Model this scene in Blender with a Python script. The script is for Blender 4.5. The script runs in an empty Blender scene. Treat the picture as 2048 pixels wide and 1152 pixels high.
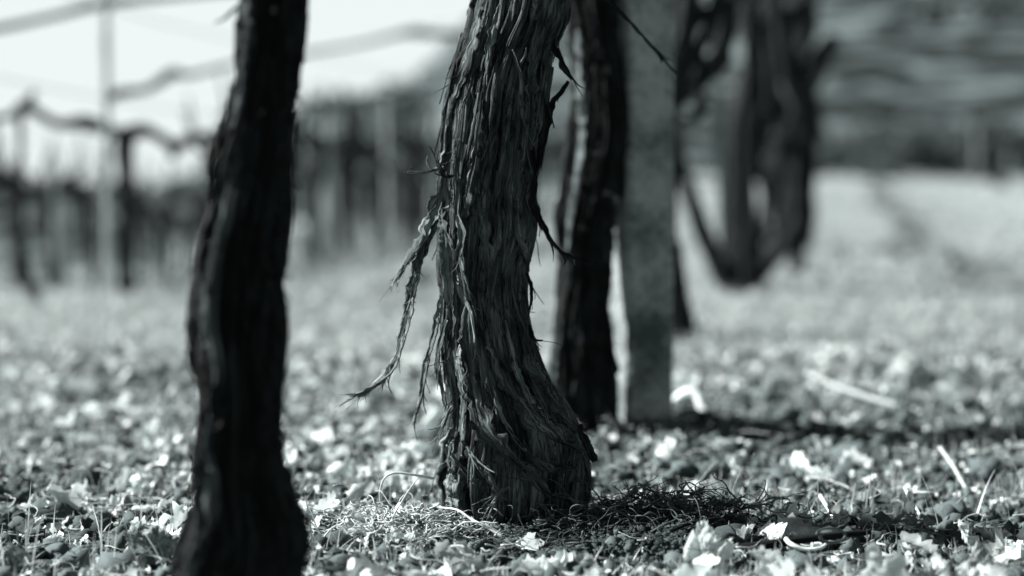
import bpy, math, random
import numpy as np
from mathutils import Vector, Matrix, noise as mn
random.seed(7); RNG = np.random.default_rng(11)
S = bpy.context.scene; COL = S.collection
R = math.radians

# ---------------------------------------------------------------- camera
W, H, FPX, HOR = 2048, 1152, 3413.0, 400.0
CAM = np.array([0.0, 0.0, 0.39])
PITCH = math.atan((H/2-HOR)/FPX)
FW = np.array([0, math.cos(PITCH), -math.sin(PITCH)]); UP = np.array([0, math.sin(PITCH), math.cos(PITCH)]); RT = np.array([1.0, 0, 0])
cd = bpy.data.cameras.new('camera'); cam = bpy.data.objects.new('camera', cd); COL.objects.link(cam)
cam.location = CAM; cam.rotation_euler = (math.pi/2-PITCH, 0, 0)
cd.sensor_width = 36; cd.lens = 36*FPX/W; cd.clip_start = 0.05; cd.clip_end = 1500
cd.dof.use_dof = True; cd.dof.focus_distance = 1.95; cd.dof.aperture_fstop = 1.85
S.camera = cam
# ---------------------------------------------------------------- light
SUN_AZ = np.array([-0.975, 0.22]); SUN_EL = R(36)
sdir = Vector((SUN_AZ[0]*math.cos(SUN_EL), SUN_AZ[1]*math.cos(SUN_EL), math.sin(SUN_EL))).normalized()
sl = bpy.data.lights.new('sun', 'SUN'); sl.energy = 5.0; sl.angle = R(0.5); sl.color = (1.0, 0.99, 0.97)
so = bpy.data.objects.new('sun', sl); COL.objects.link(so); so.rotation_euler = sdir.to_track_quat('Z', 'Y').to_euler()
wd = bpy.data.worlds.new('World'); S.world = wd; wd.use_nodes = True
nt = wd.node_tree; bg = nt.nodes['Background']; bg.inputs['Strength'].default_value = 0.055
sky = nt.nodes.new('ShaderNodeTexSky'); sky.sky_type = 'NISHITA'; sky.sun_disc = False
sky.sun_elevation = SUN_EL; sky.sun_rotation = math.atan2(sdir.x, sdir.y)
sky.air_density = 1.0; sky.dust_density = 4.0
bw = nt.nodes.new('ShaderNodeRGBToBW'); nt.links.new(sky.outputs[0], bw.inputs[0])
tn = nt.nodes.new('ShaderNodeMix'); tn.data_type = 'RGBA'; tn.blend_type = 'MULTIPLY'; tn.inputs[0].default_value = 1
tn.inputs[7].default_value = (0.92, 1.0, 0.995, 1); gm = nt.nodes.new('ShaderNodeGamma'); gm.inputs[1].default_value = 1.5; mu = nt.nodes.new('ShaderNodeVectorMath'); mu.operation = 'SCALE'; mu.inputs[3].default_value = .35
nt.links.new(bw.outputs[0], gm.inputs[0]); nt.links.new(gm.outputs[0], mu.inputs[0]); 
tcw = nt.nodes.new('ShaderNodeTexCoord'); sx = nt.nodes.new('ShaderNodeSeparateXYZ'); nt.links.new(tcw.outputs['Generated'], sx.inputs[0])
hz = nt.nodes.new('ShaderNodeMapRange'); hz.inputs[1].default_value = .38; hz.inputs[2].default_value = .12   # milky haze low in the sky, darker above
nt.links.new(sx.outputs['Z'], hz.inputs[0]); mk = nt.nodes.new('ShaderNodeMix'); mk.data_type = 'RGBA'; mk.inputs[7].default_value = (6.0, 6.0, 6.0, 1)
nt.links.new(hz.outputs[0], mk.inputs[0]); nt.links.new(mu.outputs[0], mk.inputs[6]); mu.inputs[3].default_value = .08; nt.links.new(mk.outputs[2], tn.inputs[6])
nt.links.new(tn.outputs[2], bg.inputs['Color'])
S.view_settings.view_transform = 'Standard'; S.view_settings.look = 'None'; S.view_settings.gamma = 1
S.view_settings.exposure = 1.5
S.render.engine = 'CYCLES'

# ---------------------------------------------------------------- helpers
def at(px, py, d):
    return CAM + d*(FW + (px-W/2)/FPX*RT + (H/2-py)/FPX*UP)
TAB = RNG.random((8, 512, 512)).astype(np.float32)
def hsh(i, j, s=0):
    i = np.asarray(i).astype(np.int64); j = np.asarray(j).astype(np.int64)
    return TAB[s % 8, (i*7+s*131) % 512, (j*13+i*3+s*57) % 512]
def vn(x, y, s=0, per=None):
    x = np.asarray(x, float); y = np.asarray(y, float)
    xi = np.floor(x); yi = np.floor(y); fx = x-xi; fy = y-yi
    fx = fx*fx*(3-2*fx); fy = fy*fy*(3-2*fy)
    x0, x1 = xi, xi+1
    if per: x0 = np.mod(x0, per); x1 = np.mod(x1, per)
    return (hsh(x0, yi, s)*(1-fx)+hsh(x1, yi, s)*fx)*(1-fy)+(hsh(x0, yi+1, s)*(1-fx)+hsh(x1, yi+1, s)*fx)*fy
def fbm(x, y, o=4, s=0, per=None):
    r = 0; a = .5; f = 1; t = 0
    for k in range(o):
        r = r+a*vn(x*f, y*f, s+k, per*f if per else None); t += a; a *= .5; f *= 2
    return r/t*2-1
def sst(a, b, x):
    t = np.clip((x-a)/(b-a), 0, 1); return t*t*(3-2*t)
def rowx(Y): return 0.0+0.19*(Y-2.05)
def gz(x, y, fine=True):
    x = np.asarray(x, float); y = np.asarray(y, float)
    r = np.hypot(x, y)+1e-6
    z = 0.037*np.clip(y-8, 0, 26)*sst(-0.06, 0.10, x/r)-.055*np.clip(y-6.5, 0, 24)*sst(-.09, -.22, x/r)
    z = z+0.05*fbm(x*.35+9, y*.35, 2, 3)*sst(3, 8, r)
    if fine:
        z = z+0.012*fbm(x*5, y*5, 4, 1)+0.03*np.clip(fbm(x*1.6, y*1.6, 2, 5), 0, 1)*sst(.2, 1.2, np.hypot(x, y-2.05))
        z = z+0.024*np.exp(-(((x-.20)/.09)**2+((y-1.965)/.05)**2))+0.006*np.exp(-(((x+.12)/.07)**2+((y-1.95)/.05)**2))
        z = z-0.012*np.exp(-(((x-.06)/.16)**2+((y-2.03)/.12)**2))
    return z
def hit(px, py):
    d0 = FW+(px-W/2)/FPX*RT+(H/2-py)/FPX*UP
    t = 0.8
    while t < 60:
        p = CAM+t*d0
        if p[2] < gz(p[0], p[1]): return p
        t += .004 if t < 5 else .02
    return CAM+30*d0
def mesh_np(name, V, F, mat=None, smooth=True, uv=None, kdim=4):
    V = np.asarray(V, np.float32); F = np.asarray(F, np.int32)
    me = bpy.data.meshes.new(name); k = F.shape[1]
    me.vertices.add(len(V)); me.vertices.foreach_set('co', V.ravel())
    me.loops.add(F.size); me.loops.foreach_set('vertex_index', F.ravel())
    me.polygons.add(len(F)); me.polygons.foreach_set('loop_start', np.arange(0, F.size, k, dtype=np.int32))
    me.polygons.foreach_set('loop_total', np.full(len(F), k, np.int32))
    if uv is not None:
        l = me.uv_layers.new(name='UVMap'); l.data.foreach_set('uv', np.asarray(uv, np.float32)[F.ravel()].ravel())
    me.update(calc_edges=True); me.validate()
    me.polygons.foreach_set('use_smooth', np.full(len(me.polygons), smooth, bool))
    if mat: me.materials.append(mat)
    return me
def obj(name, me, parent=None, loc=None):
    o = bpy.data.objects.new(name, me); COL.objects.link(o)
    if parent is not None:
        o.parent = parent; o.location = -Vector(parent.location)   # parts are modelled in world space
    return o
def tag(o, label=None, cat=None, group=None, kind=None):
    if label: o['label'] = label
    if cat: o['category'] = cat
    if group: o['group'] = group
    if kind: o['kind'] = kind
    return o
def thing(name, label, cat, loc, group=None):
    o = bpy.data.objects.new(name, None); COL.objects.link(o); o.location = Vector(loc); o.empty_display_size = .05
    return tag(o, label, cat, group)
class Geo:
    def __init__(s): s.V = []; s.F = []; s.U = []; s.n = 0
    def add(s, V, F, U=None):
        V = np.asarray(V, float); F = np.asarray(F, int)
        s.V.append(V); s.F.append(F+s.n); s.U.append(U if U is not None else V[:, :2]*0+V[:, 2:3]); s.n += len(V)
    def mesh(s, name, mat, smooth=True):
        return mesh_np(name, np.concatenate(s.V), np.concatenate(s.F), mat, smooth, np.concatenate(s.U))

def smooth_path(P, n):
    P = np.asarray(P, float); m = len(P)
    t = np.linspace(0, m-1, n); i = np.clip(t.astype(int), 0, m-2); f = (t-i)[:, None]
    p0 = P[np.clip(i-1, 0, m-1)]; p1 = P[i]; p2 = P[i+1]; p3 = P[np.clip(i+2, 0, m-1)]
    return .5*((2*p1)+(-p0+p2)*f+(2*p0-5*p1+4*p2-p3)*f**2+(-p0+3*p1-3*p2+p3)*f**3)

def bark(u, v, seed, fine=True, K=1.0):
    """outward displacement of shaggy vine bark; u 0..1 around, v metres along"""
    w = u+.030*fbm(u*5, v*7, 3, seed, 5)+.010*fbm(u*16, v*26, 2, seed+3, 16)
    d = .0075*fbm(u*4, v*6, 3, seed+1, 4)
    def layer(N, L, amp, gro, s):
        cu = w*N; i = np.floor(cu); f = cu-i; i = np.mod(i, N)
        r = hsh(i, i*0, s); cv = v/L*(.7+.7*r)+r*37; j = np.floor(cv); g = cv-j
        h = hsh(i, j, s+1); wob = .22*(vn(cv*3, i*1.7, s+2)-.5)
        e = np.minimum(f, 1-f)+wob*.4
        groove = np.clip(1-e/.11, 0, 1)**1.2+.55*np.exp(-g*(18+22*r))
        tilt = (f-.5)*(hsh(j, i, s+3)-.5)*2.0
        lift = np.exp(-g*14)*.5
        return amp*(h-.5+tilt+lift)-gro*groove*(0.4+h)
    d = d+layer(9, .40, .0055, .0085, seed)+layer(23, .20, .0034, .0046, seed+2)
    if fine:
        d = d+layer(61, .05, .0019, .0015, seed+4)
        x = vn(w*190, v*22, seed+5, 190); d = d+.0012*(1-np.abs(2*x-1))+.0010*vn(w*90, v*60, seed+6, 90)
    return d*K

def tube(path, rad, nu, nv, seed=0, K=1.0, fine=False, rings='frame', lobes=None, ecc=1.0, cap=True):
    path = np.asarray(path, float); rad = np.asarray(rad, float)
    C = smooth_path(path, nv); r = smooth_path(rad[:, None], nv)[:, 0]
    T = np.gradient(C, axis=0); L = np.linalg.norm(T, axis=1); T = T/L[:, None]; s = np.cumsum(L)
    if rings == 'flat':
        A = np.tile([1.0, 0, 0], (nv, 1)); B = np.tile([0, -1.0, 0], (nv, 1))
    else:
        A = np.zeros((nv, 3)); a = np.cross(T[0], [0.1, 1, 0.05]); a /= np.linalg.norm(a)
        for k in range(nv):
            a = a-T[k]*np.dot(a, T[k]); a /= np.linalg.norm(a); A[k] = a
        B = np.cross(T, A)
    u = np.arange(nu)/nu; th = 2*np.pi*u
    U, Vv = np.meshgrid(u, s); d = bark(U, Vv, seed, fine, K) if K > 0 else 0*U
    rr = r[:, None]+d
    if lobes is not None: rr = rr+lobes(U, Vv/s[-1], r[:, None])
    P = C[:, None, :]+rr[..., None]*(np.cos(th)[None, :, None]*A[:, None, :]+ecc*np.sin(th)[None, :, None]*B[:, None, :])
    i = np.arange(nv-1)[:, None]*nu; j = np.arange(nu)[None, :]; j2 = (j+1) % nu
    F = np.stack([i+j, i+j2, i+nu+j2, i+nu+j], -1).reshape(-1, 4)
    V = P.reshape(-1, 3); uv = np.stack([U.ravel(), Vv.ravel()], -1)
    if cap:
        c = np.array([C[0], C[-1]+T[-1]*r[-1]*.4]); n0 = len(V); V = np.vstack([V, c]); uv = np.vstack([uv, [[0, 0], [0, s[-1]]]])
        e = (nv-1)*nu; jj = np.arange(0, nu, 2)
        F = np.vstack([F, np.stack([(jj+2) % nu, jj+1, jj, jj*0+n0], -1), np.stack([e+jj, e+jj+1, e+(jj+2) % nu, jj*0+n0+1], -1)])
    return V, F, uv, P

def ribbon(P, wid, side=None, thick=.0012, n=24, seed=0, rough=.35, twist=0.0, cup=.25, nc=5):
    """bark strip: cupped, fibrous, ragged at the edges, two-sided with real thickness"""
    C = smooth_path(P, n); w = np.maximum(smooth_path(np.asarray(wid, float)[:, None], n)[:, 0], .0002)
    T = np.gradient(C, axis=0); T /= np.linalg.norm(T, axis=1)[:, None]+1e-9
    side = np.array([1.0, 0, 0]) if side is None else np.asarray(side, float)
    A = side-T*(T@side)[:, None]; A /= np.linalg.norm(A, axis=1)[:, None]+1e-9; N_ = np.cross(T, A)
    t = np.linspace(0, 1, n); an = twist*t+.25*np.sin(t*9+seed)*abs(twist)**.5
    A2 = A*np.cos(an)[:, None]+N_*np.sin(an)[:, None]; N2 = -A*np.sin(an)[:, None]+N_*np.cos(an)[:, None]
    sa = np.concatenate([[0], np.cumsum(np.linalg.norm(np.diff(C, axis=0), axis=1))]); cols = np.linspace(-1, 1, nc); V = []
    eL = 1+rough*1.1*(fbm(sa*110, t*0+seed*3.1, 3, seed)); eR = 1+rough*1.1*(fbm(sa*110, t*0+seed*5.7+9, 3, seed+1))
    for sgn in (1, -1):
        for k, c in enumerate(cols):
            ww = w*.5*np.where(c < 0, eL, eR)
            h = (abs(c)**2-.4)*w*cup+w*.12*(vn(sa*60, t*0+c*3+seed, 3)-.5)
            if nc > 5: h = h+w*.22*(vn(sa*14+seed, t*0+c*3.4+seed, 5)-.5)+w*.12*(vn(sa*30+seed, t*0+k*1.7, 2)-.5)
            V.append(C+A2*(c*ww)[:, None]+N2*(h+sgn*thick*.5)[:, None])
    V = np.array(V).transpose(1, 0, 2).reshape(-1, 3); m = 2*nc; loop = list(range(nc))+list(range(m-1, nc-1, -1)); lp = np.array(loop); l2 = np.roll(lp, -1)
    i = np.arange(n-1)[:, None]*m; F = [np.stack([i+lp, i+l2, i+m+l2, i+m+lp], -1).reshape(-1, 4)]
    q = np.arange(nc-1); e = (n-1)*m; F.append(np.stack([q, q+nc, q+nc+1, q+1], -1)); F.append(np.stack([e+q, e+q+1, e+q+nc+1, e+q+nc], -1))
    Ln = np.linalg.norm(np.diff(C, axis=0), axis=1).sum()
    uv = np.stack([np.tile(np.linspace(0, w.max()/.3, m), n)+seed*.137, np.repeat(t*Ln, m)+seed*.31], -1)
    return V, np.concatenate(F), uv
def rod(P, rad, nu=7, n=24):
    V, F, uv, _ = tube(P, rad, nu if nu % 2 == 0 else nu+1, n, K=0); return V, F, uv

# ---------------------------------------------------------------- materials (toned black-and-white world: cool greys)
def g(v, a=1.0): t = .76+.15*min(v/.4, 1); return (v*t, v, v*(1.03-.04*min(v/.4, 1)), 1)
def mat(name, rough=.8, spec=.2):
    m = bpy.data.materials.new(name); m.use_nodes = True; b = m.node_tree.nodes['Principled BSDF']
    b.inputs['Roughness'].default_value = rough; b.inputs['Specular IOR Level'].default_value = spec
    return m, m.node_tree, b
def N(nt, t, **kw):
    n = nt.nodes.new(t)
    for k, v in kw.items():
        if k in n.inputs: n.inputs[k].default_value = v
        else: setattr(n, k, v)
    return n
def ramp(nt, src, stops):
    r = nt.nodes.new('ShaderNodeValToRGB'); nt.links.new(src, r.inputs[0]); e = r.color_ramp.elements
    while len(e) < len(stops): e.new(.5)
    for k, (p, c) in enumerate(stops): e[k].position = p; e[k].color = c
    return r
def bark_mat(name, lo, hi, scale=1.0, uvmap=True, bump=.5):
    m, nt, b = mat(name, .82, .18); L = nt.links.new
    tc = N(nt, 'ShaderNodeTexCoord'); mp = N(nt, 'ShaderNodeMapping'); mp.inputs['Scale'].default_value = (1.0, 1.0, 1.0)
    L(tc.outputs['UV' if uvmap else 'Object'], mp.inputs[0])
    m1 = N(nt, 'ShaderNodeMapping'); m1.inputs['Scale'].default_value = (46, 14, 1) if uvmap else (60, 60, 9); L(mp.outputs[0], m1.inputs[0])
    n1 = N(nt, 'ShaderNodeTexNoise', Scale=1.0*scale, Detail=6.0, Roughness=.62, Distortion=.3); L(m1.outputs[0], n1.inputs[0])
    m2 = N(nt, 'ShaderNodeMapping'); m2.inputs['Scale'].default_value = (210, 22, 1) if uvmap else (400, 400, 30); L(mp.outputs[0], m2.inputs[0])
    n2 = N(nt, 'ShaderNodeTexNoise', Scale=1.0*scale, Detail=5.0, Roughness=.7, Distortion=.6); L(m2.outputs[0], n2.inputs[0])
    n3 = N(nt, 'ShaderNodeTexNoise', Scale=22.0, Detail=3.0); L(tc.outputs['Object'], n3.inputs[0])
    a = N(nt, 'ShaderNodeMath', operation='MULTIPLY'); L(n1.outputs[0], a.inputs[0]); L(n2.outputs[0], a.inputs[1])
    c = N(nt, 'ShaderNodeMath', operation='MULTIPLY_ADD'); L(n3.outputs[0], c.inputs[0]); c.inputs[1].default_value = .26; L(a.outputs[0], c.inputs[2])
    r = ramp(nt, c.outputs[0], [(.27, g(lo)), (.40, g((lo+hi)*.33)), (.54, g(hi))]); m4 = N(nt, 'ShaderNodeMapping'); m4.inputs['Scale'].default_value = (34, 7, 1) if uvmap else (60, 60, 6); L(mp.outputs[0], m4.inputs[0])
    n4 = N(nt, 'ShaderNodeTexNoise', Scale=1.0*scale, Detail=7.0, Roughness=.7, Distortion=1.2); L(m4.outputs[0], n4.inputs[0])   # thin dark cracks
    sb = N(nt, 'ShaderNodeMath', operation='SUBTRACT'); L(n4.outputs[0], sb.inputs[0]); sb.inputs[1].default_value = .5
    ab = N(nt, 'ShaderNodeMath', operation='ABSOLUTE'); L(sb.outputs[0], ab.inputs[0])
    ck = ramp(nt, ab.outputs[0], [(.006, (.06, .06, .06, 1)), (.026, (1, 1, 1, 1))]); mk_ = N(nt, 'ShaderNodeMix', data_type='RGBA', blend_type='MULTIPLY'); mk_.inputs[0].default_value = 1
    L(r.outputs[0], mk_.inputs[6]); L(ck.outputs[0], mk_.inputs[7]); L(mk_.outputs[2], b.inputs['Base Color'])
    bp = N(nt, 'ShaderNodeBump', Strength=min(1, bump*1.8), Distance=.005); L(n2.outputs[0], bp.inputs['Height'])
    bp2 = N(nt, 'ShaderNodeBump', Strength=bump, Distance=.004); L(n1.outputs[0], bp2.inputs['Height']); L(bp.outputs[0], bp2.inputs['Normal'])
    L(bp2.outputs[0], b.inputs['Normal'])
    return m
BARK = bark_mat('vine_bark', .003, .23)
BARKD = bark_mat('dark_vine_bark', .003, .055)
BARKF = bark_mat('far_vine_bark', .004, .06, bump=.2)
PEEL_SUN = bark_mat('sunlit_peeled_wood', .14, .50)  # peeled wood, paled so that sunlight on left sides is in the colour
STRIP = bark_mat('peeled_sunlit_bark', .06, .46)  # peeled bark; its light tone also paints sun on trunk edges
def island_mat(name, lo, hi, trans=.35, rough=.6, spec=.4, nscale=60, p=1.0, bump=.3):
    m, nt, b = mat(name, rough, spec); L = nt.links.new
    gi = N(nt, 'ShaderNodeNewGeometry'); tc = N(nt, 'ShaderNodeTexCoord')
    n = N(nt, 'ShaderNodeTexNoise', Scale=float(nscale), Detail=4.0, Roughness=.6); L(tc.outputs['Object'], n.inputs[0])
    pw = N(nt, 'ShaderNodeMath', operation='POWER'); L(gi.outputs['Random Per Island'], pw.inputs[0]); pw.inputs[1].default_value = p
    x = N(nt, 'ShaderNodeMath', operation='MULTIPLY_ADD'); L(n.outputs[0], x.inputs[0]); x.inputs[1].default_value = .7; L(pw.outputs[0], x.inputs[2])
    r = ramp(nt, x.outputs[0], [(.2, g(lo)), (1.3 if False else 1.0, g(hi))]); L(r.outputs[0], b.inputs['Base Color'])
    bp = N(nt, 'ShaderNodeBump', Strength=bump, Distance=.002); L(n.outputs[0], bp.inputs['Height']); L(bp.outputs[0], b.inputs['Normal'])
    if trans:
        t = N(nt, 'ShaderNodeBsdfTranslucent'); L(r.outputs[0], t.inputs[0]); mx = N(nt, 'ShaderNodeMixShader'); mx.inputs[0].default_value = trans
        L(b.outputs[0], mx.inputs[1]); L(t.outputs[0], mx.inputs[2]); L(mx.outputs[0], nt.nodes['Material Output'].inputs[0])
    return m
LEAF = island_mat('dead_leaf', .025, .80, .25, .45, .5)
LEAFM = island_mat('weathered_leaf', .07, .46, .25, .6, .2)
GRASS = island_mat('dry_grass', .07, .58, .35, .45, .5)
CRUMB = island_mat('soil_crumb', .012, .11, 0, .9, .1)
TWIG = island_mat('twig', .10, .50, 0, .6, .4, 200)
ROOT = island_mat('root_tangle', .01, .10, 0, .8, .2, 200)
TENDR = island_mat('dark_tendril', .03, .06, 0, .5, .4)
WEED = island_mat('grey_weed', .08, .34, .2, .7, .2)
SCRUB = island_mat('scrub_leaf', .02, .20, .1, .7, .1, .4)
PALE = island_mat('pale_twig', .55, .8, 0, .55, .4)
m, nt, b = mat('ground', .95, .1); L = nt.links.new; GROUND = m
tc = N(nt, 'ShaderNodeTexCoord')
n1 = N(nt, 'ShaderNodeTexNoise', Scale=9.0, Detail=8.0, Roughness=.7); L(tc.outputs['Object'], n1.inputs[0])
n2 = N(nt, 'ShaderNodeTexNoise', Scale=.9, Detail=4.0, Roughness=.6); L(tc.outputs['Object'], n2.inputs[0])
vo = N(nt, 'ShaderNodeTexVoronoi', Scale=22.0); L(tc.outputs['Object'], vo.inputs[0])
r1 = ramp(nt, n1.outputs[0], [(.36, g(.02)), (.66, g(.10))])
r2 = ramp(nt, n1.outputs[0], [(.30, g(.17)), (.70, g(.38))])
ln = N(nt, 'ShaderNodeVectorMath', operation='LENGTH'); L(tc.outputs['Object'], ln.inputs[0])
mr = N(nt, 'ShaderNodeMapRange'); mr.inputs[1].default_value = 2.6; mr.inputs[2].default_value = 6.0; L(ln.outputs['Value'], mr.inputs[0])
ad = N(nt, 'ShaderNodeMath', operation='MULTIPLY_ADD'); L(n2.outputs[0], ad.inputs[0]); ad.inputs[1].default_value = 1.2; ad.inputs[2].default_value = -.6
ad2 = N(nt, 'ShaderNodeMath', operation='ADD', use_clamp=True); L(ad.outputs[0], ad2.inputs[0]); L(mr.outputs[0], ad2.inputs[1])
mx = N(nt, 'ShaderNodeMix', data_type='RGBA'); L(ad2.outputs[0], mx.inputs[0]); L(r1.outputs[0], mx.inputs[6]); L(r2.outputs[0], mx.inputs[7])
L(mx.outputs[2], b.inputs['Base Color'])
bp = N(nt, 'ShaderNodeBump', Strength=.8, Distance=.02); L(n1.outputs[0], bp.inputs['Height']); L(bp.outputs[0], b.inputs['Normal'])
m, nt, b = mat('hill', .95, .05); L = nt.links.new; HILL = m
tc = N(nt, 'ShaderNodeTexCoord'); mp = N(nt, 'ShaderNodeMapping'); mp.inputs['Rotation'].default_value = (0, R(-17), 0); mp.inputs['Scale'].default_value = (.55, .06, 3.0)
L(tc.outputs['Object'], mp.inputs[0]); n1 = N(nt, 'ShaderNodeTexNoise', Scale=1.0, Detail=5.0, Roughness=.6, Distortion=.5); L(mp.outputs[0], n1.inputs[0])
r1 = ramp(nt, n1.outputs[0], [(.43, g(.006)), (.51, g(.04)), (.62, g(.16))]); L(r1.outputs[0], b.inputs['Base Color'])
m, nt, b = mat('concrete', .9, .2); L = nt.links.new; CONC = m
tc = N(nt, 'ShaderNodeTexCoord'); n1 = N(nt, 'ShaderNodeTexNoise', Scale=90.0, Detail=6.0, Roughness=.75); L(tc.outputs['Object'], n1.inputs[0])
n2 = N(nt, 'ShaderNodeTexNoise', Scale=9.0, Detail=4.0); L(tc.outputs['Object'], n2.inputs[0])
mm = N(nt, 'ShaderNodeMath', operation='MULTIPLY'); L(n1.outputs[0], mm.inputs[0]); L(n2.outputs[0], mm.inputs[1])
r1 = ramp(nt, mm.outputs[0], [(.17, g(.07)), (.32, g(.36))]); L(r1.outputs[0], b.inputs['Base Color'])
bp = N(nt, 'ShaderNodeBump', Strength=.6, Distance=.003); L(n1.outputs[0], bp.inputs['Height']); L(bp.outputs[0], b.inputs['Normal'])
CONCP = island_mat('pale_concrete', .22, .36, 0, .9, .1)
m, nt, b = mat('wire', .5, .5); b.inputs['Base Color'].default_value = g(.15); b.inputs['Metallic'].default_value = .6; WIRE = m

# ---------------------------------------------------------------- ground and hill
def graded(c, a, lim, n):
    t = np.linspace(-math.asinh(lim/a), math.asinh(lim/a), n); return c+a*np.sinh(t)
gx = graded(0.1, .7, 400, 640); gy = graded(2.2, .7, 400, 640)
GX, GY = np.meshgrid(gx, gy); GZ = gz(GX, GY)
idx = np.arange(640*640).reshape(640, 640)
F = np.stack([idx[:-1, :-1], idx[:-1, 1:], idx[1:, 1:], idx[1:, :-1]], -1).reshape(-1, 4)
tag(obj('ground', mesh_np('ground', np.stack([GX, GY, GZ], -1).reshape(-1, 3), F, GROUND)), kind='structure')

na, nr = 420, 160
az = np.linspace(-1.3, 1.6, na); crest = np.interp(az*FPX+W/2, [-4000, 300, 470, 600, 800, 870, 930, 1050, 1400, 2048, 4000, 7000], [392, 385, 330, 216, 180, 130, 60, -60, -200, -330, -330, -100])
HV = []
for k, t in enumerate(np.linspace(0, 1, nr)):
    rr = 30+90*min(t/.85, 1)+60*max(0, t-.85)/.15
    zc = .39+(HOR-crest)/FPX*120
    z0 = -2.2+2.6*sst(-.10, .1, az)
    s = min(t/.85, 1)
    z = z0+(zc-z0)*(s**.9)
    if t > .85: z = zc-(t-.85)/.15*(zc+3)
    x = az*rr; y = np.full(na, rr)
    z = z+.55*np.sin((z*2.2+x*.05))*min(1, t*8)*(s < 1)+.5*fbm(x*.12, y*.12+z*.3, 4, 2)*s*(1 if t < .8 else .3)
    HV.append(np.stack([x, y, z], -1))
HV = np.array(HV); idx = np.arange(na*nr).reshape(nr, na)
F = np.stack([idx[:-1, :-1], idx[:-1, 1:], idx[1:, 1:], idx[1:, :-1]], -1).reshape(-1, 4)
tag(obj('hill', mesh_np('hill', HV.reshape(-1, 3), F, HILL)), kind='structure')

# ---------------------------------------------------------------- foreground trunks
def outline_trunk(prof, d, nu, nv, seed, K=1.0, fine=True, lobes=None, ecc=.95, top=None, shrink=.0015, dj=.012):
    P = []; r = []
    for (y, xl, xr) in prof:
        dd = d+dj*math.sin(y*.011+seed); P.append(at((xl+xr)/2, y, dd)); r.append((xr-xl)/2/FPX*d-shrink)
    P = P[::-1]; r = r[::-1]
    if top:
        for (dx, dz, rr) in top: P.append(P[-1]+np.array([dx, 0, dz])); r.append(rr)
    return tube(P, r, nu, nv, seed, K, fine, 'flat', lobes, ecc)
def flakes(G, Pg, n, seed, lmin=.015, lmax=.07, vr=(.03, .95), lift=.006, face=None, wmin=.0012, wmax=.0045):
    rg = random.Random(seed); nv, nu, _ = Pg.shape
    cen = Pg.mean(1)
    hgt = np.linalg.norm(cen[-1]-cen[0])
    for k in range(n):
        v = rg.uniform(*vr); u = rg.random() if face is None or rg.random() < .25 else (rg.uniform(*face) % 1)
        i = int(v*(nv-1)); j = int(u*nu) % nu
        Ln = rg.uniform(lmin, lmax)*(1 if rg.random() < .85 else 1.5); m = 6; st = max(1, int(Ln/hgt*nv/m)); pts = []; out = rg.random()**3*lift*(1 if rg.random() < .9 else 2.2)
        dj = rg.choice((-1, 0, 1))
        for q in range(m):
            ii = max(0, i-q*st); jj = (j+dj*q*max(1, nu//300)) % nu; o = Pg[ii, jj]-cen[ii]; o[2] = 0; o = o/(np.linalg.norm(o)+1e-9)
            pts.append(Pg[ii, jj]+o*(.0004+out*(q/(m-1))**1.6*1.6)+np.array([0, 0, .0]))
        o = Pg[i, j]-cen[i]; side = np.cross(o, [0, 0, 1.0]); side /= np.linalg.norm(side)+1e-9
        w = rg.uniform(wmin, wmax)
        G.add(*ribbon(pts, [w*.5, w, w*1.1, w*.9, w*.6, w*.25], side, .0006, 9, rg.randrange(99), .6, rg.uniform(-.8, .8), .3))

# the sharp vine
MP = [(-60, 968, 1160), (0, 949, 1138), (50, 942, 1128), (100, 925, 1108), (150, 908, 1100), (200, 898, 1092), (250, 892, 1085), (300, 886, 1076), (350, 882, 1070), (400, 881, 1063),
      (450, 879, 1068), (500, 877, 1060), (550, 876, 1053), (600, 878, 1054), (650, 881, 1062), (700, 886, 1075), (750, 891, 1094), (800, 893, 1130), (850, 884, 1157),
      (900, 877, 1168), (950, 872, 1168), (1000, 876, 1160), (1045, 886, 1136), (1080, 900, 1105), (1130, 890, 1110)]
main = thing('grape_vine', 'sharp old grape vine trunk with peeling shaggy bark and swollen base, in the centre', 'grape vine', hit(1020, 1075), 'vines of the near row')
def mlobes(U, v, r):
    a = np.exp(-((v-.10)/.09)**2)
    l = .007*np.cos(2*np.pi*(U*3+.1))*a+.004*np.sin(2*np.pi*(U*5+.3+v*2))*np.exp(-((v-.16)/.1)**2)
    return l-.012*np.exp(-((U-.73)/.035)**2)*np.exp(-((v-.16)/.03)**2)    # hollow at the knee
Gm = Geo(); V, F, uv, Pm = outline_trunk(MP, 2.05, 720, 1150, 3, 1.0, True, mlobes, .92, top=[(.03, .07, .055), (.02, .05, .052), (0, .03, .03)])
Gm.add(V, F, uv)
flakes(Gm, Pm, 130, 5, face=(.0, .5), lift=.006)
flakes(Gm, Pm, 90, 15, lmin=.05, lmax=.16, face=(.0, .5), lift=.006, wmin=.003, wmax=.009)
flakes(Gm, Pm, 120, 25, lmin=.006, lmax=.02, face=(.3, .6), lift=.012, wmin=.0006, wmax=.0015)
me = Gm.mesh('trunk', BARK); obj('trunk', me, main)
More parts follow.
